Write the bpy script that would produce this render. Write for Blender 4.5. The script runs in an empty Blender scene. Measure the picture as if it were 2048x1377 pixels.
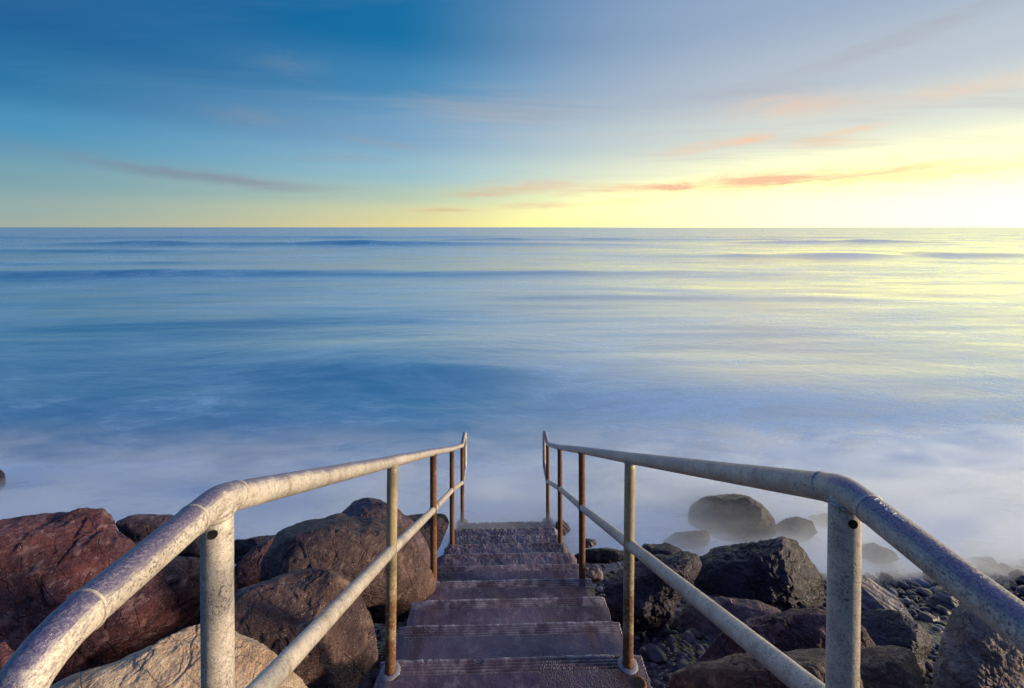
import bpy, bmesh, math, random
import numpy as np
from mathutils import Vector, Matrix

# ------------------------------------------------------------------ camera
S = bpy.context.scene
COL = S.collection
H = 3.85                                   # camera height above the sea
FPX = 850.0                                # focal length in pixels of a 2048 wide frame
YAW = math.radians(1.48)
CAM = np.array([-0.051, 0.0, H])
cam_d = bpy.data.cameras.new('camera')
cam = bpy.data.objects.new('camera', cam_d)
COL.objects.link(cam)
cam.location = CAM
cam.rotation_euler = (math.pi / 2, 0, -YAW)
cam_d.sensor_width = 36.0
cam_d.sensor_fit = 'HORIZONTAL'
cam_d.lens = FPX / 2048 * 36.0
cam_d.shift_y = -(688.5 - 455) / 2048
cam_d.clip_start = 0.02
cam_d.clip_end = 60000
S.camera = cam

# ------------------------------------------------------------------ light
SUN_AZ, SUN_EL = math.radians(98), math.radians(7.5)
GLOW_AZ = math.radians(62)                 # brightest stretch of the hazy horizon
S.view_settings.view_transform = 'Standard'
S.view_settings.look = 'None'
S.view_settings.gamma = 1.0
S.view_settings.exposure = 0.0
S.view_settings.use_curve_mapping = False
S.cycles.max_bounces = 9
S.cycles.diffuse_bounces = 3
S.cycles.glossy_bounces = 3
S.cycles.volume_bounces = 7
S.cycles.volume_step_rate = 1.5
S.cycles.volume_max_steps = 64
S.cycles.transparent_max_bounces = 8
S.cycles.use_denoising = True

sun_d = bpy.data.lights.new('sun', 'SUN')
sun_d.energy = 5.0
sun_d.angle = math.radians(6)
sun_d.color = (1.0, 0.85, 0.60)
sun = bpy.data.objects.new('sun', sun_d)
COL.objects.link(sun)
sv = Vector((math.sin(SUN_AZ) * math.cos(SUN_EL), math.cos(SUN_AZ) * math.cos(SUN_EL), math.sin(SUN_EL)))
sun.rotation_euler = (-sv).to_track_quat('-Z', 'Y').to_euler()


class NT:
    """small helper to write node trees as expressions"""
    def __init__(self, tree):
        self.t = tree

    def n(self, kind, **kw):
        nd = self.t.nodes.new(kind)
        for k, v in kw.items():
            setattr(nd, k, v)
        return nd

    def put(self, sock, v):
        if v is None:
            return
        if isinstance(v, bpy.types.NodeSocket):
            self.t.links.new(v, sock)
        else:
            if sock.type == 'RGBA' and isinstance(v, (tuple, list)) and len(v) == 3:
                v = (*v, 1.0)
            sock.default_value = v

    def m(self, op, a, b=None, c=None, clamp=False):
        nd = self.n('ShaderNodeMath', operation=op)
        nd.use_clamp = clamp
        for i, v in enumerate((a, b, c)):
            self.put(nd.inputs[i], v)
        return nd.outputs[0]

    def mix(self, f, a, b, blend='MIX'):
        nd = self.n('ShaderNodeMix', data_type='RGBA', blend_type=blend)
        nd.clamp_factor = True
        self.put(nd.inputs[0], f)
        self.put(nd.inputs[6], a)
        self.put(nd.inputs[7], b)
        return nd.outputs[2]

    def ramp(self, f, stops, interp='LINEAR'):
        nd = self.n('ShaderNodeValToRGB')
        r = nd.color_ramp
        r.interpolation = interp
        while len(r.elements) > 1:
            r.elements.remove(r.elements[-1])
        for i, (p, c) in enumerate(stops):
            e = r.elements[0] if i == 0 else r.elements.new(p)
            e.position = p
            if not isinstance(c, (tuple, list)):
                c = (c, c, c)
            e.color = (*c[:3], 1.0)
        self.put(nd.inputs[0], f)
        return nd.outputs[0]

    def smooth(self, v, a, b):
        nd = self.n('ShaderNodeMapRange', interpolation_type='SMOOTHSTEP')
        self.put(nd.inputs[0], v)
        nd.inputs[1].default_value = a
        nd.inputs[2].default_value = b
        return nd.outputs[0]

    def noise(self, vec, scale, detail=4, rough=0.55, dist=0.0, dim='3D'):
        nd = self.n('ShaderNodeTexNoise', noise_dimensions=dim)
        self.put(nd.inputs['Vector'], vec)
        nd.inputs['Scale'].default_value = scale
        nd.inputs['Detail'].default_value = detail
        nd.inputs['Roughness'].default_value = rough
        nd.inputs['Distortion'].default_value = dist
        return nd.outputs[0]

    def voro(self, vec, scale, feature='F1', rnd=1.0):
        nd = self.n('ShaderNodeTexVoronoi', feature=feature)
        self.put(nd.inputs['Vector'], vec)
        nd.inputs['Scale'].default_value = scale
        nd.inputs['Randomness'].default_value = rnd
        return nd

    def xform(self, vec, scale=(1, 1, 1), loc=(0, 0, 0), rot=(0, 0, 0)):
        nd = self.n('ShaderNodeMapping')
        self.put(nd.inputs['Vector'], vec)
        nd.inputs['Scale'].default_value = scale
        nd.inputs['Location'].default_value = loc
        nd.inputs['Rotation'].default_value = rot
        return nd.outputs[0]

    def bump(self, h, strength, dist, normal=None):
        nd = self.n('ShaderNodeBump')
        nd.inputs['Strength'].default_value = strength
        nd.inputs['Distance'].default_value = dist
        self.put(nd.inputs['Height'], h)
        if normal is not None:
            self.put(nd.inputs['Normal'], normal)
        return nd.outputs[0]


def lin(r, g, b):
    return tuple((c / 255 / 12.92) if c / 255 <= 0.04045 else ((c / 255 + 0.055) / 1.055) ** 2.4 for c in (r, g, b))


# ------------------------------------------------------------------ world: evening sky with thin cloud
W = bpy.data.worlds.new('World')
S.world = W
W.use_nodes = True
wt = W.node_tree
wt.nodes.clear()
w = NT(wt)
tc = w.n('ShaderNodeTexCoord')
sep = w.n('ShaderNodeSeparateXYZ')
wt.links.new(tc.outputs['Generated'], sep.inputs[0])
DX, DY, DZ = sep.outputs
el = w.m('DIVIDE', w.m('ARCSINE', DZ), math.pi / 2)                     # 0 horizon .. 1 zenith
az = w.m('MULTIPLY', w.m('ARCTAN2', DX, DY), 180 / math.pi)            # degrees, 0 = out to sea
hl = w.m('MAXIMUM', w.m('SQRT', w.m('ADD', w.m('MULTIPLY', DX, DX), w.m('MULTIPLY', DY, DY))), 1e-4)
cosg = w.m('DIVIDE', w.m('ADD', w.m('MULTIPLY', DX, math.sin(GLOW_AZ)), w.m('MULTIPLY', DY, math.cos(GLOW_AZ))), hl)


def elramp(stops):
    return w.ramp(el, [(max(0.0, d / 90), lin(*c)) for d, c in stops], 'EASE')


away = elramp([(0, (154, 170, 166)), (1.6, (138, 168, 172)), (4.5, (112, 158, 176)), (9, (60, 140, 184)),
               (13, (8, 110, 162)), (18, (8, 88, 146)), (30, (10, 84, 150)), (55, (84, 116, 176)), (90, (112, 128, 190))])
mid = elramp([(0, (238, 222, 154)), (2, (224, 220, 168)), (4, (190, 208, 186)), (7, (158, 198, 210)), (12, (132, 172, 204)),
              (18, (74, 144, 190)), (24, (20, 116, 168)), (34, (26, 106, 166)), (55, (88, 122, 180)), (90, (112, 128, 190))])
near = elramp([(0, (252, 250, 188)), (4, (250, 250, 200)), (7, (236, 236, 210)), (11, (210, 218, 212)), (16, (180, 192, 206)),
               (24, (150, 172, 200)), (35, (116, 152, 196)), (55, (112, 136, 190)), (90, (112, 128, 190))])
sky = w.mix(w.smooth(cosg, -0.55, 0.52), away, mid)
sky = w.mix(w.smooth(cosg, 0.22, 0.92), sky, near)

eld = w.m('MULTIPLY', el, 90.0)
# brighter towards the sun, just beyond the right of the view
da_ = w.m('DIVIDE', w.m('SUBTRACT', az, math.degrees(GLOW_AZ)), 33.0)              # glow along the horizon round the low sun
de_ = w.m('DIVIDE', w.m('SUBTRACT', eld, 0.5), 4.5)
glow = w.m('EXPONENT', w.m('MULTIPLY', w.m('ADD', w.m('MULTIPLY', da_, da_), w.m('MULTIPLY', de_, de_)), -1.0))
de2 = w.m('DIVIDE', w.m('SUBTRACT', eld, 5.0), 20.0)
glow2 = w.m('EXPONENT', w.m('MULTIPLY', w.m('ADD', w.m('MULTIPLY', da_, da_), w.m('MULTIPLY', de2, de2)), -1.0))
halo = w.mix(1.0, w.mix(1.0, (1.0, 0.975, 0.11), w.m('MULTIPLY', glow, 4.6), 'MULTIPLY'),
             w.mix(1.0, (1.0, 0.93, 0.70), w.m('MULTIPLY', glow2, 0.10), 'MULTIPLY'), 'ADD')
sky = w.mix(1.0, sky, halo, 'ADD')
# thin cloud: wispy noise on a flat layer, plus the banks the evening shows low in the west
dz = w.m('MAXIMUM', DZ, 0.02)
lay = w.n('ShaderNodeCombineXYZ')
w.put(lay.inputs[0], w.m('DIVIDE', DX, dz))
w.put(lay.inputs[1], w.m('DIVIDE', DY, dz))
wis = w.noise(w.xform(lay.outputs[0], (0.28, 1.0, 1), (3.1, 1.7, 0), (0, 0, 0.25)), 0.9, 7, 0.6, 0.6)
wis = w.m('MULTIPLY', w.smooth(wis, 0.46, 0.74), w.smooth(eld, 3.0, 10.0))
aev = w.n('ShaderNodeCombineXYZ')
w.put(aev.inputs[0], az)
w.put(aev.inputs[1], w.m('MULTIPLY', el, 90.0))
fray = w.noise(w.xform(aev.outputs[0], (0.16, 0.80, 1)), 1.0, 8, 0.66, 0.9)
fray2 = w.noise(w.xform(aev.outputs[0], (0.05, 0.45, 1), (5, 2, 0)), 1.0, 6, 0.60, 0.6)
eld = w.m('MULTIPLY', el, 90.0)


def px_dir(px, py):
    a = math.degrees(math.atan((px - 1024) / FPX)) + math.degrees(YAW)
    e = math.degrees(math.atan((455 - py) / math.hypot(FPX, px - 1024)))
    return a, e


def bank(px, py, lx, ly, slope, bend=0.0):
    """a cloud bank: centre, half length / half thickness (degrees) and tilt"""
    ly *= 1.35
    a0, e0 = px_dir(px, py)
    da = w.m('SUBTRACT', az, a0)
    ee = w.m('SUBTRACT', w.m('SUBTRACT', eld, e0), w.m('MULTIPLY', da, slope))
    if bend:
        ee = w.m('SUBTRACT', ee, w.m('MULTIPLY', w.m('MULTIPLY', da, da), bend))
    ee = w.m('ADD', ee, w.m('MULTIPLY', w.m('SUBTRACT', fray, 0.5), 3.4 * ly))
    q = w.m('ADD', w.m('POWER', w.m('ABSOLUTE', w.m('DIVIDE', da, lx)), 2.0), w.m('POWER', w.m('ABSOLUTE', w.m('DIVIDE', ee, ly)), 2.0))
    return w.m('EXPONENT', w.m('MULTIPLY', q, -1.0))


def add_all(lst):
    o = lst[0]
    for x in lst[1:]:
        o = w.m('ADD', o, x)
    return o


warm = add_all([bank(1345, 374, 2.5, 0.40, 0.05), bank(1560, 364, 3.5, 0.55, 0.04), w.m('MULTIPLY', bank(1185, 384, 4, 0.25, 0.02), 0.8),
                w.m('MULTIPLY', bank(960, 389, 4, 0.25, 0.0), 0.7), w.m('MULTIPLY', bank(890, 421, 4, 0.2, 0.0), 0.6), w.m('MULTIPLY', bank(1490, 283, 2.5, 0.4, 0.08), 0.8),
                w.m('MULTIPLY', bank(1700, 262, 3, 0.3, 0.1), 0.5), bank(1480, 366, 8, 0.75, 0.06), bank(1060, 375, 7, 0.55, 0.02), bank(1080, 411, 5, 0.35, 0.03),
                bank(1240, 380, 6, 0.5, 0.03), w.m('MULTIPLY', bank(1740, 352, 7, 0.9, 0.09), 0.85), w.m('MULTIPLY', bank(2020, 330, 8, 0.8, 0.09), 0.75),
                w.m('MULTIPLY', bank(1420, 292, 5, 0.45, 0.10), 0.6), w.m('MULTIPLY', bank(1590, 212, 5.5, 0.9, -0.04), 0.6), bank(1650, 287, 3, 0.3, -0.05),
                w.m('MULTIPLY', bank(1250, 402, 5, 0.3, 0.04), 0.7), w.m('MULTIPLY', bank(1930, 180, 6, 0.6, 0.05), 0.4)])
dusk = add_all([bank(420, 356, 12, 0.45, -0.085, 0.0022), w.m('MULTIPLY', bank(780, 290, 5, 0.35, -0.08), 0.8),
                w.m('MULTIPLY', bank(1000, 220, 9, 1.2, -0.02), 0.55), w.m('MULTIPLY', bank(900, 205, 5, 0.5, -0.12), 0.5),
                w.m('MULTIPLY', bank(1820, 70, 9, 0.55, 0.16), 0.6), w.m('MULTIPLY', bank(680, 318, 6, 0.3, 0.05), 0.5),
                w.m('MULTIPLY', bank(500, 236, 4, 0.6, -0.02), 0.45), w.m('MULTIPLY', bank(560, 135, 4, 0.9, 0.05), 0.35),
                w.m('MULTIPLY', bank(1500, 185, 8, 0.5, -0.06), 0.4)])
fr = w.smooth(fray2, 0.30, 0.68)
warm = w.m('MULTIPLY', warm, w.m('ADD', 0.25, w.m('MULTIPLY', fr, 0.75)))
dusk = w.m('MULTIPLY', dusk, w.m('ADD', 0.35, w.m('MULTIPLY', fr, 0.65)))
veil = w.mix(w.smooth(cosg, -0.5, 0.8), lin(100, 150, 186), lin(198, 198, 200))
sky = w.mix(w.m('MULTIPLY', wis, w.m('ADD', 0.14, w.m('MULTIPLY', w.smooth(cosg, -0.2, 0.6), 0.5))), sky, veil)
sky = w.mix(w.m('MULTIPLY', dusk, 0.9, clamp=True), sky, w.mix(w.smooth(cosg, -0.4, 0.6), lin(120, 140, 158), lin(172, 170, 175)))
sky = w.mix(w.m('MULTIPLY', warm, 0.95, clamp=True), sky, w.mix(w.smooth(cosg, 0.2, 0.95), lin(216, 172, 144), lin(255, 206, 166)))
nish = w.n('ShaderNodeTexSky', sky_type='NISHITA')
nish.sun_disc = False
nish.sun_elevation = SUN_EL
nish.sun_rotation = SUN_AZ
nish.altitude = 0
bg = w.n('ShaderNodeBackground')
bg2 = w.n('ShaderNodeBackground')
wt.links.new(nish.outputs[0], bg2.inputs[0])
bg2.inputs[1].default_value = 0.003
w.put(bg.inputs[0], sky)
bg.inputs[1].default_value = 0.97
ads = w.n('ShaderNodeAddShader')
wt.links.new(bg.outputs[0], ads.inputs[0])
wt.links.new(bg2.outputs[0], ads.inputs[1])
W.cycles.sampling_method = 'NONE'
wo = w.n('ShaderNodeOutputWorld')
wt.links.new(ads.outputs[0], wo.inputs[0])


# ------------------------------------------------------------------ numpy noise
_rng = np.random.RandomState(7)
_P = _rng.permutation(256)
_P = np.concatenate([_P, _P, _P])
_G = _rng.normal(size=(256, 3))
_G /= np.linalg.norm(_G, axis=1)[:, None]


def perlin(p):
    p = np.asarray(p, float)
    i = np.floor(p).astype(int)
    f = p - i
    i &= 255
    u = f * f * f * (f * (f * 6 - 15) + 10)
    out = 0
    for dx in (0, 1):
        for dy in (0, 1):
            for dz in (0, 1):
                h = _P[_P[_P[(i[:, 0] + dx) & 255] + ((i[:, 1] + dy) & 255)] + ((i[:, 2] + dz) & 255)]
                g = _G[h]
                dot = g[:, 0] * (f[:, 0] - dx) + g[:, 1] * (f[:, 1] - dy) + g[:, 2] * (f[:, 2] - dz)
                wx = u[:, 0] if dx else 1 - u[:, 0]
                wy = u[:, 1] if dy else 1 - u[:, 1]
                wz = u[:, 2] if dz else 1 - u[:, 2]
                out = out + dot * wx * wy * wz
    return out


def fbm(p, oct=4, gain=0.5, lac=2.03):
    a, s, o = 1.0, 0.0, 0
    p = np.asarray(p, float)
    for _ in range(oct):
        o = o + a * perlin(p)
        p = p * lac + 17.3
        a *= gain
    return o


def ridged(p, oct=4, gain=0.5):
    a, o = 1.0, 0
    p = np.asarray(p, float)
    for _ in range(oct):
        o = o + a * (1 - np.abs(perlin(p)) * 2)
        p = p * 2.1 + 9.7
        a *= gain
    return o


def sm(x, a, b):
    t = np.clip((x - a) / (b - a), 0, 1)
    return t * t * (3 - 2 * t)


def ray(px, py):
    x = (px - 1024) / FPX
    z = -(py - 455) / FPX
    return np.array([x * math.cos(YAW) + math.sin(YAW), -x * math.sin(YAW) + math.cos(YAW), z])


# ------------------------------------------------------------------ object helpers
def mesh_of(name, verts, faces, smooth=True):
    me = bpy.data.meshes.new(name)
    me.from_pydata([tuple(v) for v in verts], [], faces)
    if smooth:
        me.polygons.foreach_set('use_smooth', [True] * len(me.polygons))
    me.update()
    return me


def grid_mesh(name, P, wrap=False):
    """P: (rows, cols, 3) array"""
    r, c, _ = P.shape
    idx = np.arange(r * c).reshape(r, c)
    q = np.stack([idx[:-1, :-1], idx[:-1, 1:], idx[1:, 1:], idx[1:, :-1]], -1).reshape(-1, 4)
    if wrap:
        q2 = np.stack([idx[:-1, -1], idx[:-1, 0], idx[1:, 0], idx[1:, -1]], -1).reshape(-1, 4)
        q = np.concatenate([q, q2])
    return fast_mesh(name, P.reshape(-1, 3), q)


def fast_mesh(name, V, Q, smooth=True):
    me = bpy.data.meshes.new(name)
    V = np.asarray(V, np.float32)
    Q = np.asarray(Q, np.int32)
    k = Q.shape[1]
    me.vertices.add(len(V))
    me.vertices.foreach_set('co', V.ravel())
    me.loops.add(Q.size)
    me.loops.foreach_set('vertex_index', Q.ravel())
    me.polygons.add(len(Q))
    me.polygons.foreach_set('loop_start', np.arange(len(Q), dtype=np.int32) * k)
    me.polygons.foreach_set('loop_total', np.full(len(Q), k, np.int32))
    me.polygons.foreach_set('use_smooth', np.full(len(Q), smooth))
    me.update(calc_edges=True)
    me.validate()
    return me


def link(name, me, mat=None, parent=None, loc=(0, 0, 0)):
    o = bpy.data.objects.new(name, me)
    COL.objects.link(o)
    o.location = loc
    if mat is not None:
        me.materials.clear()
        me.materials.append(mat)
    if parent is not None:
        o.parent = parent
    return o


def tag(o, label=None, cat=None, group=None, kind=None):
    if label:
        o['label'] = label
    if cat:
        o['category'] = cat
    if group:
        o['group'] = group
    if kind:
        o['kind'] = kind
    return o


def new_mat(name):
    m = bpy.data.materials.new(name)
    m.use_nodes = True
    t = m.node_tree
    t.nodes.clear()
    h = NT(t)
    out = h.n('ShaderNodeOutputMaterial')
    b = h.n('ShaderNodeBsdfPrincipled')
    t.links.new(b.outputs[0], out.inputs[0])
    return m, h, b, out


# ------------------------------------------------------------------ materials
def rock_mat(name, dark, midc, light, speck=0.0, rough=0.6, scale=1.0, grain=0.5, veins=0.0):
    m, h, b, out = new_mat(name)
    co = h.n('ShaderNodeTexCoord').outputs['Object']
    big = h.noise(co, 2.6 * scale, 6, 0.62, 0.4)
    med = h.noise(co, 11 * scale, 6, 0.66, 0.2)
    fine = h.noise(co, 70 * scale, 4, 0.7)
    c = h.mix(h.smooth(big, 0.34, 0.64), dark, midc)
    c = h.mix(h.m('MULTIPLY', h.smooth(med, 0.50, 0.72), 0.75), c, light)
    c = h.mix(h.m('MULTIPLY', h.smooth(fine, 0.36, 0.20), 0.0), c, dark)
    c = h.mix(h.m('MULTIPLY', h.smooth(fine, 0.55, 0.75), grain), c, light)
    c = h.mix(h.m('MULTIPLY', h.smooth(fine, 0.46, 0.30), grain), c, tuple(x * 0.45 for x in dark))
    if speck > 0:
        sp = h.voro(co, 85 * scale)
        s1 = h.m('MULTIPLY', h.smooth(sp.outputs['Distance'], 0.30, 0.12), h.smooth(h.noise(co, 24 * scale, 2, 0.5), 0.53, 0.62))
        c = h.mix(h.m('MULTIPLY', s1, speck), c, (0.62, 0.55, 0.50))
    wz = h.n('ShaderNodeSeparateXYZ')
    h.put(wz.inputs[0], h.n('ShaderNodeNewGeometry').outputs['Position'])
    wet = h.smooth(h.m('ADD', wz.outputs[2], h.m('MULTIPLY', h.m('SUBTRACT', big, 0.5), 1.1)), 0.85, 0.50)      # splash line of the tide
    c = h.mix(h.m('MULTIPLY', wet, 0.62), c, tuple(x * 0.35 for x in dark))
    h.put(b.inputs['Base Color'], c)
    b.inputs['Specular IOR Level'].default_value = 0.45
    h.put(b.inputs['Roughness'], h.m('SUBTRACT', h.m('ADD', rough - 0.12, h.m('MULTIPLY', med, 0.28)), h.m('MULTIPLY', wet, 0.18)))
    wav = h.noise(h.xform(co, (1, 1, 3.2), (0, 0, 0), (0.5, 0.35, 0.2)), 5 * scale, 7, 0.68, 0.5)
    pit = h.voro(co, 34 * scale)
    hh = h.m('ADD', h.m('MULTIPLY', wav, 1.0), h.m('MULTIPLY', fine, 0.16))
    hh = h.m('ADD', hh, h.m('MULTIPLY', med, 0.6))
    crk = h.voro(h.xform(co, (1, 1.6, 1), (0, 0, 0), (0.4, 0.9, 0.1)), 4.5 * scale, 'DISTANCE_TO_EDGE')
    hh = h.m('ADD', hh, h.m('MULTIPLY', h.smooth(h.m('ADD', crk.outputs['Distance'], h.m('MULTIPLY', h.m('SUBTRACT', med, 0.5), 0.10)), 0.0, 0.035), 0.14))
    hh = h.m('ADD', hh, h.m('MULTIPLY', h.smooth(pit.outputs['Distance'], 0.0, 0.35), 0.05))
    if veins > 0:
        vn = h.n('ShaderNodeTexWave', wave_type='BANDS', bands_direction='DIAGONAL')
        h.put(vn.inputs['Vector'], co)
        vn.inputs['Scale'].default_value = 5 * scale
        vn.inputs['Distortion'].default_value = 7
        vn.inputs['Detail'].default_value = 4
        hh = h.m('ADD', hh, h.m('MULTIPLY', vn.outputs[1], veins))
    h.put(b.inputs['Normal'], h.bump(hh, 0.9, 0.05))
    return m


M = {}
M['red'] = rock_mat('rock_red_brown', (0.042, 0.010, 0.022), (0.18, 0.052, 0.054), (0.38, 0.21, 0.21), 0.7, 0.55, 1.2)
M['tan'] = rock_mat('rock_pale_tan', (0.44, 0.26, 0.17), (0.72, 0.50, 0.34), (0.88, 0.71, 0.50), 0.0, 0.7, 1.7, 0.9)
M['brown'] = rock_mat('rock_speckled_brown', (0.060, 0.026, 0.030), (0.155, 0.080, 0.070), (0.28, 0.175, 0.14), 0.9, 0.55, 1.3)
M['dark'] = rock_mat('rock_dark_wet', (0.018, 0.008, 0.019), (0.050, 0.024, 0.050), (0.15, 0.092, 0.13), 0.25, 0.42, 1.2, 0.35)
M['plum'] = rock_mat('rock_plum', (0.060, 0.028, 0.042), (0.16, 0.085, 0.10), (0.32, 0.22, 0.23), 0.35, 0.52, 1.1)
M['pale'] = rock_mat('rock_pale_lavender', (0.22, 0.17, 0.19), (0.38, 0.31, 0.31), (0.58, 0.50, 0.46), 0.1, 0.6, 1.6, 0.6, 0.5)
M['gold'] = rock_mat('rock_golden', (0.11, 0.050, 0.038), (0.32, 0.17, 0.10), (0.54, 0.36, 0.23), 0.3, 0.6, 1.5)
M['granite'] = rock_mat('rock_grey_granite', (0.19, 0.115, 0.105), (0.42, 0.28, 0.22), (0.64, 0.48, 0.38), 0.2, 0.62, 1.4, 0.8)


def pebble_mat():
    m, h, b, out = new_mat('wet_pebble')
    info = h.n('ShaderNodeObjectInfo')
    geo = h.n('ShaderNodeNewGeometry')
    rnd = h.m('FRACT', h.m('ADD', info.outputs['Random'], geo.outputs['Random Per Island']))
    c = h.ramp(rnd, [(0, (0.014, 0.008, 0.022)), (0.5, (0.040, 0.025, 0.052)), (0.8, (0.078, 0.050, 0.080)), (0.92, (0.13, 0.085, 0.11)), (1, (0.34, 0.28, 0.34))])
    co = h.n('ShaderNodeTexCoord').outputs['Object']
    n = h.noise(co, 40, 3, 0.6)
    c = h.mix(h.m('MULTIPLY', n, 0.4), c, (0.12, 0.09, 0.11))
    h.put(b.inputs['Base Color'], c)
    b.inputs['Roughness'].default_value = 0.30
    b.inputs['Specular IOR Level'].default_value = 0.30
    h.put(b.inputs['Normal'], h.bump(n, 0.25, 0.01))
    return m


M['pebble'] = pebble_mat()


def concrete_mat():
    m, h, b, out = new_mat('wet_concrete')
    co = h.n('ShaderNodeTexCoord').outputs['Object']
    big = h.noise(co, 2.2, 5, 0.6, 0.3)
    med = h.noise(co, 14, 5, 0.65)
    fine = h.noise(co, 120, 3, 0.7)
    sx = h.n('ShaderNodeSeparateXYZ')
    h.put(sx.inputs[0], co)
    c = h.mix(h.smooth(big, 0.35, 0.65), (0.068, 0.034, 0.058), (0.175, 0.112, 0.148))
    c = h.mix(h.m('MULTIPLY', h.smooth(med, 0.5, 0.72), 0.6), c, (0.30, 0.225, 0.24))
    c = h.mix(h.m('MULTIPLY', h.smooth(fine, 0.42, 0.28), 0.75), c, (0.04, 0.022, 0.032))
    # rust washed down below each rail, ragged patches
    ax = h.m('ABSOLUTE', sx.outputs[0])
    band = h.m('MULTIPLY', h.smooth(ax, 0.36, 0.47), h.smooth(ax, 0.62, 0.52))
    st = h.noise(h.xform(co, (9, 1.6, 2.0)), 1.0, 4, 0.6)
    c = h.mix(h.m('MULTIPLY', h.m('MULTIPLY', band, h.smooth(st, 0.42, 0.62)), 0.8), c, (0.085, 0.030, 0.018))
    # worn patch with exposed aggregate
    at = h.n('ShaderNodeAttribute')
    at.attribute_name = 'edge'
    c = h.mix(h.m('MULTIPLY', at.outputs['Fac'], h.m('ADD', 0.35, h.m('MULTIPLY', h.smooth(med, 0.4, 0.6), 0.65))), c, (0.60, 0.50, 0.53))
    ag = h.voro(co, 130)
    wear = h.smooth(h.noise(co, 3.1, 3, 0.5), 0.52, 0.66)
    c = h.mix(h.m('MULTIPLY', h.m('MULTIPLY', wear, h.smooth(ag.outputs['Distance'], 0.32, 0.5)), 0.6), c, (0.05, 0.03, 0.04))
    h.put(b.inputs['Base Color'], c)
    pud = h.smooth(h.noise(h.xform(co, (1, 1.2, 1), (4, 3, 0)), 3.0, 3, 0.5), 0.45, 0.62)
    h.put(b.inputs['Roughness'], h.m('SUBTRACT', 0.32, h.m('MULTIPLY', pud, 0.20)))
    hh = h.m('ADD', h.m('MULTIPLY', med, 0.5), h.m('MULTIPLY', fine, 0.22))
    hh = h.m('SUBTRACT', hh, h.m('MULTIPLY', h.m('MULTIPLY', wear, ag.outputs['Distance']), 0.35))
    h.put(b.inputs['Normal'], h.bump(hh, 0.8, 0.012))
    return m


M['concrete'] = concrete_mat()


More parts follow.
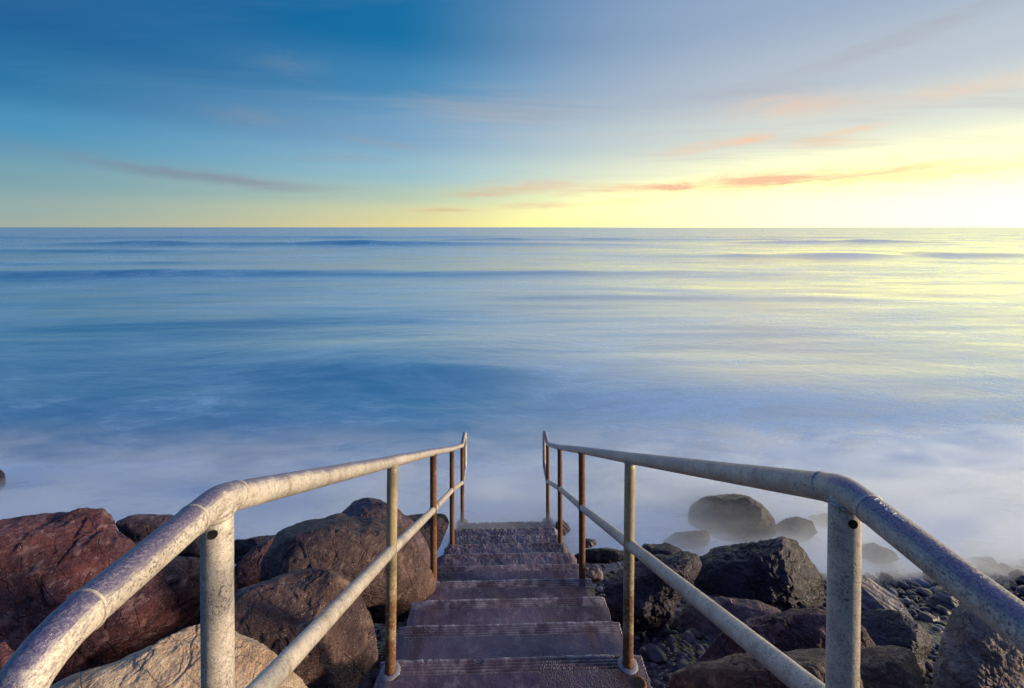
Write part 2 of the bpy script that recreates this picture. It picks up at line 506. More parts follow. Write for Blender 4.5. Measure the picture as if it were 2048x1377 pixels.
def steel_mat(name, rust, base=(0.72, 0.60, 0.50), zfade=None, rough=0.52, worn=0.0):
    """old painted galvanised pipe: fine dark pitting, rust, and a darker purple upward-facing side where worn > 0;
    zfade = (z0, z1): rustier towards z0"""
    m, h, b, out = new_mat(name)
    co = h.n('ShaderNodeTexCoord').outputs['Object']
    big = h.noise(co, 7, 4, 0.6)
    med = h.noise(co, 48, 3, 0.65)
    fine = h.noise(co, 260, 3, 0.75)
    grit = h.noise(co, 520, 2, 0.7)
    c = h.mix(h.smooth(big, 0.35, 0.66), base, tuple(x * 0.80 for x in base))
    c = h.mix(h.m('MULTIPLY', h.smooth(med, 0.5, 0.7), 0.5), c, tuple(min(1, x * 1.22) for x in base))
    c = h.mix(h.m('MULTIPLY', h.smooth(grit, 0.54, 0.36), 0.75), c, tuple(x * 0.42 for x in base))
    dens = h.smooth(h.noise(co, 14, 4, 0.65), 0.40, 0.62)
    pits = h.m('MULTIPLY', h.smooth(fine, 0.52, 0.63), h.m('ADD', 0.2, h.m('MULTIPLY', dens, 0.8)))
    c = h.mix(h.m('MULTIPLY', pits, 0.9), c, (0.065, 0.038, 0.060))
    run = h.noise(h.xform(co, (26, 26, 2.2)), 1.0, 4, 0.6)
    c = h.mix(h.m('MULTIPLY', h.smooth(run, 0.52, 0.74), 0.55), c, (0.30, 0.17, 0.10))
    c = h.mix(h.m('MULTIPLY', h.smooth(h.noise(co, 90, 3, 0.7), 0.5, 0.68), 0.55), c, (0.26, 0.19, 0.20))
    rn = h.m('ADD', h.m('MULTIPLY', big, 0.55), h.m('MULTIPLY', med, 0.45))
    amt = rust
    if zfade:
        sz = h.n('ShaderNodeSeparateXYZ')
        h.put(sz.inputs[0], co)
        amt = h.m('MULTIPLY', h.smooth(sz.outputs[2], zfade[1], zfade[0]), rust)
    thr = h.m('SUBTRACT', 0.72, h.m('MULTIPLY', amt, 0.42))
    rmask = h.m('MULTIPLY', h.m('SUBTRACT', rn, thr), 9.0, clamp=True)
    rc = h.mix(h.smooth(fine, 0.35, 0.65), (0.075, 0.022, 0.012), (0.26, 0.105, 0.035))
    rc = h.mix(h.smooth(med, 0.55, 0.7), rc, (0.36, 0.19, 0.075))
    c = h.mix(rmask, c, rc)
    met = h.m('MULTIPLY', h.m('SUBTRACT', 1.0, rmask), 0.12)
    rgh = h.m('ADD', rough, h.m('MULTIPLY', rmask, 0.25))
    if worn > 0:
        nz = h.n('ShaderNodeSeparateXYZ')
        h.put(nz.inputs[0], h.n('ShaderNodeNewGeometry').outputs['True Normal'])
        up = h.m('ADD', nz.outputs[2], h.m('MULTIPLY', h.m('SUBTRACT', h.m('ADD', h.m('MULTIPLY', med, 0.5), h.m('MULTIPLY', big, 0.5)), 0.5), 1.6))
        wm = h.m('MULTIPLY', h.smooth(up, 0.35, 0.80), worn)  # worn sets how strongly the upward-facing side turns dark purple and metallic
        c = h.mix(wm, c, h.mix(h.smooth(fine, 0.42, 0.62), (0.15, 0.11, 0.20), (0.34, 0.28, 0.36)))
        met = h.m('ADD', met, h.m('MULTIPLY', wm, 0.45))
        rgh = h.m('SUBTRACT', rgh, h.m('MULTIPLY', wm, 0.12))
    h.put(b.inputs['Base Color'], c)
    h.put(b.inputs['Metallic'], met)
    h.put(b.inputs['Roughness'], rgh)
    hh = h.m('SUBTRACT', h.m('ADD', h.m('MULTIPLY', med, 0.4), h.m('MULTIPLY', grit, 0.25)), h.m('MULTIPLY', pits, 0.5))
    hh = h.m('ADD', hh, h.m('MULTIPLY', rmask, 0.15))
    h.put(b.inputs['Normal'], h.bump(hh, 0.6, 0.004))
    return m


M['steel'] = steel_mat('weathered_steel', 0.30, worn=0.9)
M['steel_mid'] = steel_mat('weathered_steel_spotted', 0.34)
M['steel_rust'] = steel_mat('rusty_steel', 0.95, (0.62, 0.46, 0.26), (-0.15, 1.2))
M['steel_rusty'] = steel_mat('very_rusty_steel', 1.25, (0.26, 0.17, 0.12))


def plain(name, col, rough=0.6):
    m, h, b, out = new_mat(name)
    co = h.n('ShaderNodeTexCoord').outputs['Object']
    n = h.noise(co, 60, 4, 0.6)
    h.put(b.inputs['Base Color'], h.mix(n, tuple(x * 0.6 for x in col), tuple(x * 1.3 for x in col)))
    b.inputs['Roughness'].default_value = rough
    h.put(b.inputs['Normal'], h.bump(n, 0.4, 0.004))
    return m


M['hole'] = plain('drilled_hole_dark', (0.01, 0.006, 0.01), 0.9)
M['grout'] = plain('pale_grout', (0.27, 0.25, 0.29), 0.5)
M['rust'] = plain('rust_flake', (0.20, 0.07, 0.025), 0.8)
M['chalk'] = plain('scratched_paint', (0.75, 0.75, 0.78), 0.6)
M['ink'] = plain('dark_marker', (0.03, 0.025, 0.08), 0.6)


# ------------------------------------------------------------------ ground
def ground_z(x, y):
    z = H - (2.40 + 0.5 * (y - 2.02))
    z = z - 0.16 * sm(np.abs(x), 1.0, 4.0)
    z = np.where(z > 2.35, 2.35 + (z - 2.35) * 0.25, z)
    z = np.where(z < -0.3, -0.3 + (z + 0.3) * 0.2, z)
    return np.maximum(z, -3.0)


def build_ground():
    xs = np.concatenate([np.linspace(-60, -8, 27)[:-1], np.linspace(-8, 8, 261), np.linspace(8, 60, 27)[1:]])
    ys = np.concatenate([np.linspace(-30, -2, 15)[:-1], np.linspace(-2, 9, 181), np.linspace(9, 40, 32)[1:]])
    X, Y = np.meshgrid(xs, ys)
    Z = ground_z(X, Y)
    p = np.stack([X.ravel(), Y.ravel(), np.zeros(X.size)], -1)
    Z = Z + (0.05 * fbm(p * 1.4, 3) + 0.025 * fbm(p * 6, 3)).reshape(X.shape)
    Z = np.where(np.abs(X) < 0.75, np.minimum(Z, ground_z(X, Y) - 0.06), Z)
    m, h, b, out = new_mat('wet_shingle_ground')
    co = h.n('ShaderNodeTexCoord').outputs['Object']
    v = h.voro(co, 26)
    n = h.noise(co, 9, 5, 0.6)
    c = h.mix(h.smooth(v.outputs['Distance'], 0.25, 0.6), (0.060, 0.036, 0.070), (0.013, 0.007, 0.018))
    c = h.mix(h.m('MULTIPLY', n, 0.5), c, (0.05, 0.035, 0.05))
    h.put(b.inputs['Base Color'], c)
    b.inputs['Roughness'].default_value = 0.35
    h.put(b.inputs['Normal'], h.bump(h.m('SUBTRACT', h.m('MULTIPLY', n, 0.4), v.outputs['Distance']), 0.8, 0.03))
    return tag(link('beach', grid_mesh('beach', np.stack([X, Y, Z], -1)), m), kind='structure')


build_ground()


# ------------------------------------------------------------------ sea
def build_sea():
    ys = np.concatenate([np.linspace(3.2, 16, 150)[:-1], np.geomspace(16, 400, 330)[:-1], np.geomspace(400, 30000, 70)])
    t = np.linspace(-1, 1, 321)
    xs = np.sinh(t * 7.6) / np.sinh(7.6) * 40000
    X, Y = np.meshgrid(xs, ys)
    n = X.size

    def nz(sx, sy, ox=0.0, o=3):
        return fbm(np.stack([X.ravel() * sx + ox, Y.ravel() * sy + ox * 1.7, np.full(n, ox)], -1), o).reshape(X.shape)
    far = sm(Y, 6, 26)
    Z = 0.13 * nz(0.075, 0.14, 3.3) * far * np.exp(-Y / 500)
    Z += 0.06 * nz(0.24, 0.42, 8.3) * sm(Y, 3, 12) * np.exp(-Y / 90)

    def swell(y0, wd, amp, x0, xw, tilt=0.0, seed=1.0):
        c = y0 + tilt * X + 0.06 * y0 * fbm(np.stack([X.ravel() / y0 * 1.3 + seed, np.full(n, seed), np.zeros(n)], -1), 3).reshape(X.shape)
        u = (Y - c) / wd
        k = np.where(u < 0, np.exp(-(u / 0.55) ** 2), np.exp(-(u / 1.6) ** 2))
        m = np.exp(-((X - x0) / xw) ** 4) * (0.55 + 0.45 * sm(fbm(np.stack([X.ravel() / xw * 2.5 + seed * 3, np.full(n, seed * 5), np.zeros(n)], -1), 3).reshape(X.shape), -0.3, 0.25))
        return amp * k * m
    Z += swell(36, 4.0, 0.42, -22, 34, 0.03, 1.3)
    Z += swell(92, 8.0, 1.30, -38, 62, -0.02, 2.7)
    Z += swell(108, 7.0, 0.95, 88, 24, -0.02, 5.1)
    Z += swell(56, 6.0, 0.50, 50, 26, 0.0, 4.4)
    Z += swell(48, 4.0, 0.30, -44, 22, 0.05, 3.9)
    Z += swell(70, 5.0, 0.45, -70, 30, 0.02, 8.2)
    Z += swell(128, 8.0, 0.8, 30, 60, 0.03, 6.1)
    Z += swell(24, 3.0, 0.14, 9, 9, -0.06, 4.9)
    Z += swell(19, 2.5, 0.12, -9, 8, 0.10, 7.3)
    Z += swell(150, 14.0, 1.2, -60, 170, 0.0, 7.7)
    Z += swell(11.4, 2.2, 0.16, -2.5, 4.2, -0.15, 9.1)
    Z += swell(10.2, 1.8, 0.16, 5.5, 3.6, -0.10, 6.4)
    me = grid_mesh('sea', np.stack([X, Y, Z], -1))
    m, h, b, out = new_mat('long_exposure_sea')
    geo = h.n('ShaderNodeNewGeometry')
    co = geo.outputs['Position']
    sp = h.n('ShaderNodeSeparateXYZ')
    h.put(sp.inputs[0], co)
    # drawn-out foam: broad veils, mottled wisps and fine streaks
    warp = h.n('ShaderNodeTexNoise')
    h.put(warp.inputs['Vector'], h.xform(co, (0.10, 0.16, 0.0)))
    warp.inputs['Scale'].default_value = 1.0
    warp.inputs['Detail'].default_value = 2
    vadd = h.n('ShaderNodeVectorMath', operation='MULTIPLY_ADD')
    h.put(vadd.inputs[0], warp.outputs['Color'])
    vadd.inputs[1].default_value = (4.0, 3.0, 0.0)
    h.put(vadd.inputs[2], co)
    cw = vadd.outputs[0]
    broad = h.noise(h.xform(cw, (0.028, 0.060, 0.0), (2, 5, 0), (0, 0, 0.10)), 1.0, 5, 0.60)
    veil = h.noise(h.xform(cw, (0.11, 0.25, 0.0), (7, 1, 0), (0, 0, -0.18)), 1.0, 7, 0.64, 0.5)
    wisp = h.noise(h.xform(cw, (0.42, 1.10, 0.0), (1, 2, 0), (0, 0, -0.28)), 1.0, 7, 0.66, 0.4)
    wisp2 = h.noise(h.xform(cw, (1.1, 2.9, 0.0), (4, 8, 0), (0, 0, -0.22)), 1.0, 6, 0.66, 0.3)
    foam = h.m('ADD', h.m('MULTIPLY', h.smooth(broad, 0.40, 0.60), 0.46), h.m('MULTIPLY', h.smooth(veil, 0.40, 0.62), 0.52))
    foam = h.m('MULTIPLY', foam, h.m('ADD', 0.52, h.m('MULTIPLY', h.m('ADD', h.smooth(wisp, 0.38, 0.62), h.smooth(wisp2, 0.40, 0.62)), 0.5)))
    near = h.smooth(sp.outputs[1], 8.6, 5.0)
    foam = h.m('ADD', foam, h.m('MULTIPLY', near, h.m('ADD', 0.22, h.m('MULTIPLY', h.smooth(wisp, 0.36, 0.60), 0.62))), clamp=True)
    deep = h.mix(h.smooth(sp.outputs[1], 26.0, 8.0), (0.016, 0.055, 0.27), (0.055, 0.050, 0.19))
    c = h.mix(foam, deep, h.mix(near, (0.52, 0.74, 0.96), (0.86, 0.92, 0.97)))
    h.put(b.inputs['Base Color'], c)
    h.put(b.inputs['Roughness'], h.m('ADD', h.m('ADD', 0.18, h.m('MULTIPLY', h.smooth(sp.outputs[1], 15.0, 160.0), 0.04)), h.m('MULTIPLY', foam, 0.10)))
    h.put(b.inputs['IOR'], h.m('SUBTRACT', 14.0, h.m('MULTIPLY', h.m('MULTIPLY', foam, h.smooth(sp.outputs[1], 15.0, 6.5)), 11.5)))
    rip = h.noise(h.xform(cw, (0.9, 2.0, 0.0), (0, 0, 0), (0, 0, -0.25)), 1.0, 7, 0.66, 0.3)
    rip2 = h.noise(h.xform(cw, (0.12, 0.20, 0.0), (9, 4, 0), (0, 0, -0.25)), 1.0, 7, 0.64, 0.3)
    hh = h.m('ADD', h.m('ADD', h.m('MULTIPLY', rip, 0.20), h.m('MULTIPLY', veil, 0.45)), h.m('MULTIPLY', rip2, 0.55))
    h.put(b.inputs['Normal'], h.bump(hh, 0.065, 1.0))
    return tag(link('sea', me, m), kind='structure')


build_sea()


# ------------------------------------------------------------------ stairs
def step_nose(k):
    return 2.02 + 0.374 * k, H - 2.04 - 0.187 * k


stairs = bpy.data.objects.new('concrete_stairs', None)
COL.objects.link(stairs)
stairs.location = (0, 5.0, 0)
tag(stairs, 'worn wet concrete stairs with grooved step edges leading down into the sea', 'stairs')


def build_step(k):
    yn, zn = step_nose(k)
    yb = yn - 0.374 - 0.05
    if k == -4:
        yb = -2.0
    ero = float(sm(np.array(k + 0.0), 2.5, 7.0))
    prof = []
    ny = 22 if k > -4 else 60
    for y in np.linspace(yb, yn - 0.075, ny):
        prof.append((y, zn, 0))
    g = 1 - 0.9 * ero
    for i in range(4):                       # grip grooves behind the nosing
        y = yn - 0.070 + i * 0.0145
        prof += [(y, zn, 0), (y + 0.0025, zn - 0.010 * g, 0), (y + 0.0065, zn - 0.010 * g, 0), (y + 0.009, zn, 0)]
    rr = 0.010 + 0.018 * ero
    prof.append((yn - rr - 0.002, zn, 1))
    for a in np.linspace(0.1, 1.0, 5):
        prof.append((yn - rr + rr * math.sin(a * math.pi / 2), zn - rr + rr * math.cos(a * math.pi / 2), 1))
    for z in np.linspace(zn - 0.05, zn - 0.42, 8):
        prof.append((yn - 0.004 + 0.01 * (zn - z), z, 0))
    prof = np.array(prof)
    half = 0.622 + 0.006 * (k % 3) + 0.008 * ero
    nx = 261
    xs = np.linspace(-half, half, nx)
    X = np.repeat(xs[None, :], len(prof), 0)
    Y = np.repeat(prof[:, 0:1], nx, 1)
    Z = np.repeat(prof[:, 1:2], nx, 1)
    top = np.repeat((prof[:, 1] > zn - 0.03)[:, None], nx, 1)
    n = X.size
    P = np.stack([X.ravel(), Y.ravel(), Z.ravel() + k * 3.3], -1)
    lowf = fbm(P * np.array([2.2, 4, 4]), 3).reshape(X.shape)
    medf = fbm(P * np.array([14, 14, 14]), 4).reshape(X.shape)
    rough = ridged(P * 34, 2).reshape(X.shape)
    Z = Z + top * (0.003 * lowf + (0.0018 + 0.007 * ero) * medf + ero * 0.006 * (rough - 1.0))
    # chipped nosing
    chip = sm(fbm(P * np.array([16, 0, 0]) + np.array([k * 7.7, 0, 3]), 5, 0.6).reshape(X.shape), 0.25 - 0.2 * ero, 0.55)
    edge = np.exp(-((Y - yn) / 0.022) ** 2) * top
    Z -= chip * edge * (0.009 + 0.012 * ero)
    Y = Y - chip * edge * (0.008 + 0.015 * ero)
    Y = Y + edge * 0.0025 * medf
    Z = Z + edge * 0.0012 * sm(medf, 0.0, 0.35)
    # sides: the ends break away on the lower steps
    e = sm(np.abs(X), half - 0.10, half)
    brk = fbm(np.stack([Y.ravel() * 7, Z.ravel() * 7, np.sign(X.ravel()) * 5 + k], -1), 3).reshape(X.shape)
    X = X - np.sign(X) * e * (0.012 + 0.03 * ero) * (0.5 + brk)
    Z = Z - top * e ** 3 * (0.006 + 0.03 * ero)
    G = np.stack([X, Y - 5.0, Z], -1)
    # close left and right with a skirt
    low = G.copy()
    r, c, _ = G.shape
    L = G[:, :1].copy(); L[..., 2] = zn - 0.45
    R = G[:, -1:].copy(); R[..., 2] = zn - 0.45
    L[..., 0] -= 0.01; R[..., 0] += 0.01
    mids = [G[:, :1] * (1 - t) + L * t for t in (0.75, 0.5, 0.25)]
    midr = [G[:, -1:] * (1 - t) + R * t for t in (0.25, 0.5, 0.75)]
    for q in mids + midr:
        q[..., 0] += 0.010 * fbm(q.reshape(-1, 3) * 9, 3).reshape(q.shape[:-1])
    lip = np.exp(-((Y - yn + 0.004) / (0.010 + 0.010 * ero)) ** 2) * top * sm(medf + 0.25 * lowf, -0.30 - 0.4 * ero, 0.20)
    band = ((prof[:, 0] > yn - 0.072) & (prof[:, 0] < yn - 0.008) & (prof[:, 1] > zn - 0.001))[:, None]
    lip = np.maximum(lip, band * 0.42 * sm(medf, -0.25, 0.25))
    if ero > 0.3:
        lip = np.maximum(lip * 0.9, 0.35 * sm(rough, 1.15, 1.5) * top)
    A = np.concatenate([np.zeros((r, 4)), lip, np.zeros((r, 4))], 1)[:, ::-1]
    G = np.concatenate([L] + mids + [G] + midr + [R], 1)
    me = grid_mesh('step', G[:, ::-1])
    me.attributes.new('edge', 'FLOAT', 'POINT').data.foreach_set('value', A.astype(np.float32).ravel())
    return link('step', me, M['concrete'], stairs)


steps = {k: build_step(k) for k in range(-4, 11)}


# ------------------------------------------------------------------ hand rails
def frame_tube(path, rad, seg=28, cap=True, closed=False):
    """sweep a circle along a polyline; returns verts, quads"""
    P = np.array(path, float)
    n = len(P)
    T = np.zeros_like(P)
    T[1:-1] = P[2:] - P[:-2]
    T[0] = P[1] - P[0]
    T[-1] = P[-1] - P[-2]
    T /= np.linalg.norm(T, axis=1)[:, None]
    up = np.array([1.0, 0, 0]) if abs(T[0][0]) < 0.8 else np.array([0, 0, 1.0])
    rows = []
    a = np.linspace(0, 2 * math.pi, seg, endpoint=False)
    for i in range(n):
        u = up - T[i] * (up @ T[i])
        u /= np.linalg.norm(u)
        v = np.cross(T[i], u)
        up = u
        r = rad[i] if hasattr(rad, '__len__') else rad
        rows.append(P[i] + r * (np.cos(a)[:, None] * u + np.sin(a)[:, None] * v))
    G = np.array(rows)
    if cap:
        G = np.concatenate([np.repeat(P[:1, None], seg, 1), G, np.repeat(P[-1:, None], seg, 1)])
    return G


def round_path(pts, rad, n=8, step=0.03):
    """polyline with rounded corners and evenly spread points"""
    pts = [np.array(p, float) for p in pts]
    out = [pts[0]]
    for i in range(1, len(pts) - 1):
        p, a, b = pts[i], pts[i - 1], pts[i + 1]
        da, db = a - p, b - p
        la, lb = np.linalg.norm(da), np.linalg.norm(db)
        r = min(rad[i] if isinstance(rad, dict) and i in rad else (rad if not isinstance(rad, dict) else 0.04), la * 0.49, lb * 0.49)
        s, e = p + da / la * r, p + db / lb * r
        for t in np.linspace(0, 1, n):
            out.append((1 - t) ** 2 * s + 2 * t * (1 - t) * p + t * t * e)
    out.append(pts[-1])
    fin = [out[0]]
    for q in out[1:]:
        d = np.linalg.norm(q - fin[-1])
        m = max(1, int(d / step))
        base = fin[-1]
        for j in range(1, m + 1):
            fin.append(base + (q - base) * j / m)
    return fin


PIPE = 0.0245


def world_loc(o):
    v = Vector((0, 0, 0))
    while o is not None:
        v += o.location
        o = o.parent
    return v



def tube(name, path, rad, mat, parent, origin, wob=0.0006, seed=0):
    G = frame_tube(path, rad)
    sh = G.shape
    P = G.reshape(-1, 3)
    G = (P + wob * np.stack([fbm(P * 22 + seed, 2), fbm(P * 22 + seed + 5, 2), fbm(P * 22 + seed + 9, 2)], -1)).reshape(sh)
    G = G - np.array(origin)
    loc = Vector(origin) - world_loc(parent)
    o = link(name, grid_mesh(name, G, wrap=True), mat, parent, loc)
    return o


def disc_ring(name, c, r0, r1, h, mat, parent, seed=0, seg=40):
    a = np.linspace(0, 2 * math.pi, seg, endpoint=False)
    rows = []
    for r, z in ((r1 * 1.04, -0.02), (r1, 0.0), (r1 * 0.93, h * 0.8), (r0 * 1.1, h), (r0, h), (r0 * 0.9, -0.01)):
        rr = r * (1 + 0.05 * fbm(np.stack([np.cos(a) * 1.5 + seed, np.sin(a) * 1.5, np.full(seg, r * 9)], -1), 3))
        rows.append(np.stack([rr * np.cos(a), rr * np.sin(a), np.full(seg, z)], -1))
    loc = Vector(c) - world_loc(parent)
    return link(name, grid_mesh(name, np.array(rows), wrap=True), mat, parent, loc)


# (y, drop of the rail below the camera, drop of the foot) of the five posts
POSTS = [(0.742, 0.468, None), (1.968, 1.077, 2.045), (3.17, 1.67, 2.735), (4.33, 2.25, 3.275), (5.43, 2.78, 3.77)]


def build_rail(s):
    x0 = 0.55 * s
    x1 = (-0.538 if s < 0 else 0.562)
    root = bpy.data.objects.new('stair_handrail', None)
    COL.objects.link(root)
    root.location = (x0, 1.968, H - 2.045)
    root.rotation_euler = (0, 0, 0)
    tag(root, 'pale weathered pipe handrail on the left of the stairs, bending down near the camera' if s < 0 else
        'grey weathered pipe handrail on the right of the stairs, scratched near its bend', 'handrail')
    # top rail: level over the landing, down the flight, level loop at the foot
    xs = [x1, x0, x0 + s * 0.004, x0, x0 - s * 0.004]
    tops = [(xs[i], POSTS[i][0], H - POSTS[i][1]) for i in range(5)]
    mids = [(x, y, z - (0.405, 0.405, 0.43, 0.42, 0.475)[i]) for i, (x, y, z) in enumerate(tops)]
    if s < 0:
        head = [(x1 - 0.004, 0.30, H - 1.40), (x1 - 0.004, 0.445, H - 0.487)] if False else \
               [(x1 - 0.012, 0.43, H - 1.45), (x1 - 0.012, 0.432, H - 0.453)]
    else:
        head = [(x1 + 0.006, 0.30, H - 1.45), (x1 + 0.006, 0.30, H - 0.475)]
    tail_y = 5.80
    tail = [(xs[4] - s * 0.006, tail_y, tops[4][2] + 0.005), (xs[4] - s * 0.006, tail_y, mids[4][2] + 0.0)]
    path = head + tops + tail + [mids[4]]
    nh = len(head)
    rad = {1: 0.088, nh: 0.022, nh + 4: 0.05, nh + 5: 0.10, nh + 6: 0.10}
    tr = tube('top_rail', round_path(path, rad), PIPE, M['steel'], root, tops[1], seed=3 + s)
    mr = tube('middle_rail', round_path([(mids[0][0], mids[0][1], mids[0][2])] + mids[1:], 0.03), PIPE * 0.96, M['steel_mid'], root, mids[1], seed=8 + s)
    mats = [M['steel_mid'], M['steel_rust'], M['steel_rusty'], M['steel_rusty'], M['steel_rusty']]
    posts = []
    for i, (y, t, b) in enumerate(POSTS):
        x = xs[i]
        zt = H - t - 0.008
        zb = H - (b if b else 1.47) - 0.02
        lean = 0.010 * (-1 if i < 2 else 0.3)
        xb = x + (0.006 if (s < 0 and i == 0) else -0.016 if i == 0 else lean)
        path = [(xb + (x - xb) * q, y, zb + (zt - zb) * q) for q in np.linspace(0, 1, 24)]
        po = tube('post', path, PIPE * 0.985, mats[i], root, (xb, y, zb), seed=20 + i + s)
        posts.append(po)
        if i == 1:
            disc_ring('grout_collar', (xb, y, H - b + 0.004), PIPE * 1.02, 0.047, 0.005, M['grout'], po, seed=s)
        if i in (2, 3, 4):
            disc_ring('grout_collar', (xb, y, H - b - 0.03), PIPE * 1.02, 0.075, 0.045, M['concrete'], po, seed=s + i)
    # weld beads round each post head and each middle-rail joint
    for i in range(5):
        a = np.linspace(0, 2 * math.pi, 33)
        ring = [(xs[i] + math.cos(q) * PIPE * 1.02, POSTS[i][0] + math.sin(q) * PIPE * 1.02,
                 tops[i][2] - 0.023 - 0.006 * math.sin(q) * (i > 0)) for q in a]
        tube('weld_bead', ring, 0.0042, M['steel_mid'] if i < 2 else M['steel_rusty'], posts[i], tops[i], 0.0016, seed=i * 3.1)
        if i > 0:
            d = np.array(mids[i]) - np.array(mids[i - 1]); d /= np.linalg.norm(d)
            ring = []
            for q in a:
                u = np.array([1.0, 0, 0]); v = np.cross(d, u)
                ring.append(np.array(mids[i]) - d * 0.027 + (u * math.cos(q) + v * math.sin(q)) * PIPE * 0.99)
            tube('weld_bead', ring, 0.004, M['steel_mid'] if i < 2 else M['steel_rusty'], mr, mids[i], 0.0014, seed=i * 5.1)
    # joint seams of the two elbows
    for (yj, dj) in ((0.742 - 0.045, None), (0.742 + 0.05, None)) + (((0.525, None),) if s < 0 else ()):
        a = np.linspace(0, 2 * math.pi, 33)
        # centre of the pipe at yj
        pp = np.array(round_path(path_points(head, tops, tail, mids), rad))
        pp = pp[:len(pp) // 2]
        j = np.argmin(np.abs(pp[:, 1] - yj) + (pp[:, 2] < H - 0.56) * 9)
        c = pp[j]
        d = pp[min(j + 1, len(pp) - 1)] - pp[j - 1]; d /= np.linalg.norm(d)
        u = np.array([1.0, 0, 0]); v = np.cross(d, u)
        ring = [c + (u * math.cos(q) + v * math.sin(q)) * PIPE * 0.995 for q in a]
        tube('joint_seam', ring, 0.0018, M['steel_mid'], tr, c, 0.0012, seed=yj * 9)
    return root, tops, mids, xs, (tr, mr, posts[0])


def path_points(head, tops, tail, mids):
    return head + tops + tail + [mids[4]]


rail_l, tops_l, mids_l, xs_l, parts_l = build_rail(-1)
rail_r, tops_r, mids_r, xs_r, parts_r = build_rail(1)


def drilled_hole(root, x, y, z, ang, r=0.0065):
    """dark vent hole drilled in a post, facing ang (degrees, 0 = towards the camera side -y)"""
    a = math.radians(ang)
    nrm = np.array([math.sin(a), -math.cos(a), 0])
    tan = np.array([math.cos(a), math.sin(a), 0])
    c = np.array([x, y, z]) + nrm * PIPE * 0.985
    rows = []
    q = np.linspace(0, 2 * math.pi, 20, endpoint=False)
    for rr, off in ((r * 1.25, -0.001), (r * 1.15, 0.0012), (r, 0.0012), (r * 0.92, 0.0008), (0.0, 0.0012)):
        ring = []
        for t in q:
            p = tan * math.cos(t) * rr + np.array([0, 0, 1]) * math.sin(t) * rr
            sag = PIPE - math.sqrt(max(PIPE ** 2 - (math.cos(t) * rr) ** 2, 0))
            ring.append(c + p + nrm * (off - sag))
        rows.append(ring)
    G = np.array(rows) - c
    link('vent_hole', grid_mesh('vent_hole', G, wrap=True), M['hole'], root, Vector(c) - world_loc(root))


drilled_hole(parts_l[2], xs_l[0], 0.742, H - 0.468 - 0.043, 18)
drilled_hole(parts_r[2], xs_r[0], 0.742, H - 0.468 - 0.045, -12)

# old rusted post socket in the nearest step
disc_ring('rusty_socket', (0.615 - 0.05, 1.885, H - 2.04 - 0.001), 0.024, 0.034, 0.004, M['rust'], steps[0], seed=4)
q = np.linspace(0, 2 * math.pi, 24, endpoint=False)
G = np.stack([np.stack([np.cos(q) * r, np.sin(q) * r, np.full(24, z)], -1) for r, z in ((0.025, 0.0035), (0.001, 0.0035))])
link('socket_hole', grid_mesh('socket_hole', G, wrap=True), M['hole'], steps[0], Vector((0.565, 1.885, H - 2.04)) - world_loc(steps[0]))


# scratched and inked scribbles on the right-hand rail
def on_pipe(px, py, A, Bp, r):
    """first hit of the sight line on a straight pipe"""
    A, Bp = np.array(A), np.array(Bp)
    u = (Bp - A) / np.linalg.norm(Bp - A)
    d = ray(px, py)
    o = CAM - A
    d1 = d - u * (d @ u)
    o1 = o - u * (o @ u)
    a, bb, c = d1 @ d1, 2 * d1 @ o1, o1 @ o1 - r * r
    q = bb * bb - 4 * a * c
    if q < 0:
        return None
    return CAM + d * ((-bb - math.sqrt(q)) / (2 * a))


def scribble(name, strokes, ox, oy, sc, A, Bp, r, rad, mat, root):
    V, Q, off = [], [], 0
    for st in strokes:
        pts = [on_pipe(ox + x / sc, oy + y / sc, A, Bp, r) for x, y in st]
        pts = [p for p in pts if p is not None]
        if len(pts) < 2:
            continue
        G = frame_tube(round_path(pts, 0.001, 4, 0.002), rad, 6)
        rr, cc, _ = G.shape
        i = np.arange(rr * cc).reshape(rr, cc)
        i = np.concatenate([i, i[:, :1]], 1)
        Q.append(np.stack([i[:-1, :-1], i[:-1, 1:], i[1:, 1:], i[1:, :-1]], -1).reshape(-1, 4) + off)
        V.append(G.reshape(-1, 3))
        off += rr * cc
    if V:
        o = np.concatenate(V).mean(0)
        link(name, fast_mesh(name, np.concatenate(V) - o, np.concatenate(Q)), mat, root, Vector(o) - world_loc(root))


scribble('scratched_writing', [
    [(620, 300), (540, 315), (480, 345), (530, 372)], [(560, 390), (650, 385), (700, 410)], [(740, 450), (650, 470), (700, 490)],
    [(740, 550), (790, 540), (840, 515), (800, 565)], [(1050, 640), (960, 625), (865, 670), (935, 730), (1040, 725), (1110, 775), (1000, 765)],
    [(1240, 805), (1150, 825), (1130, 875), (1260, 880)], [(1210, 945), (1265, 925), (1380, 965), (1295, 1020)], [(1380, 985), (1440, 1035), (1500, 1075)]],
    1720, 980, 17.21, (xs_r[0] + 0.006, 0.45, H - 0.472), (xs_r[0], 0.742, H - 0.468), PIPE, 0.0008, M['chalk'], parts_r[0])
scribble('inked_writing', [
    [(850, 800), (890, 770)], [(870, 830), (950, 790)], [(890, 860), (930, 810)], [(940, 880), (1000, 820)], [(930, 850), (980, 870)],
    [(980, 930), (1060, 880), (1010, 940)], [(1040, 970), (1110, 910)], [(1060, 990), (1140, 930)], [(1100, 1000), (1160, 980)], [(700, 660), (760, 650)],
    [(715, 680), (740, 690)], [(1185, 1160), (1210, 1130)], [(1210, 1280), (1230, 1220)], [(560, 520), (600, 515)], [(1270, 1190), (1310, 1165)], [(1440, 1280), (1500, 1270)]],
    1330, 1160, 7.648, mids_r[0], mids_r[1], PIPE * 0.96, 0.0009, M['ink'], parts_r[1])


# ------------------------------------------------------------------ boulders
_ico = {}


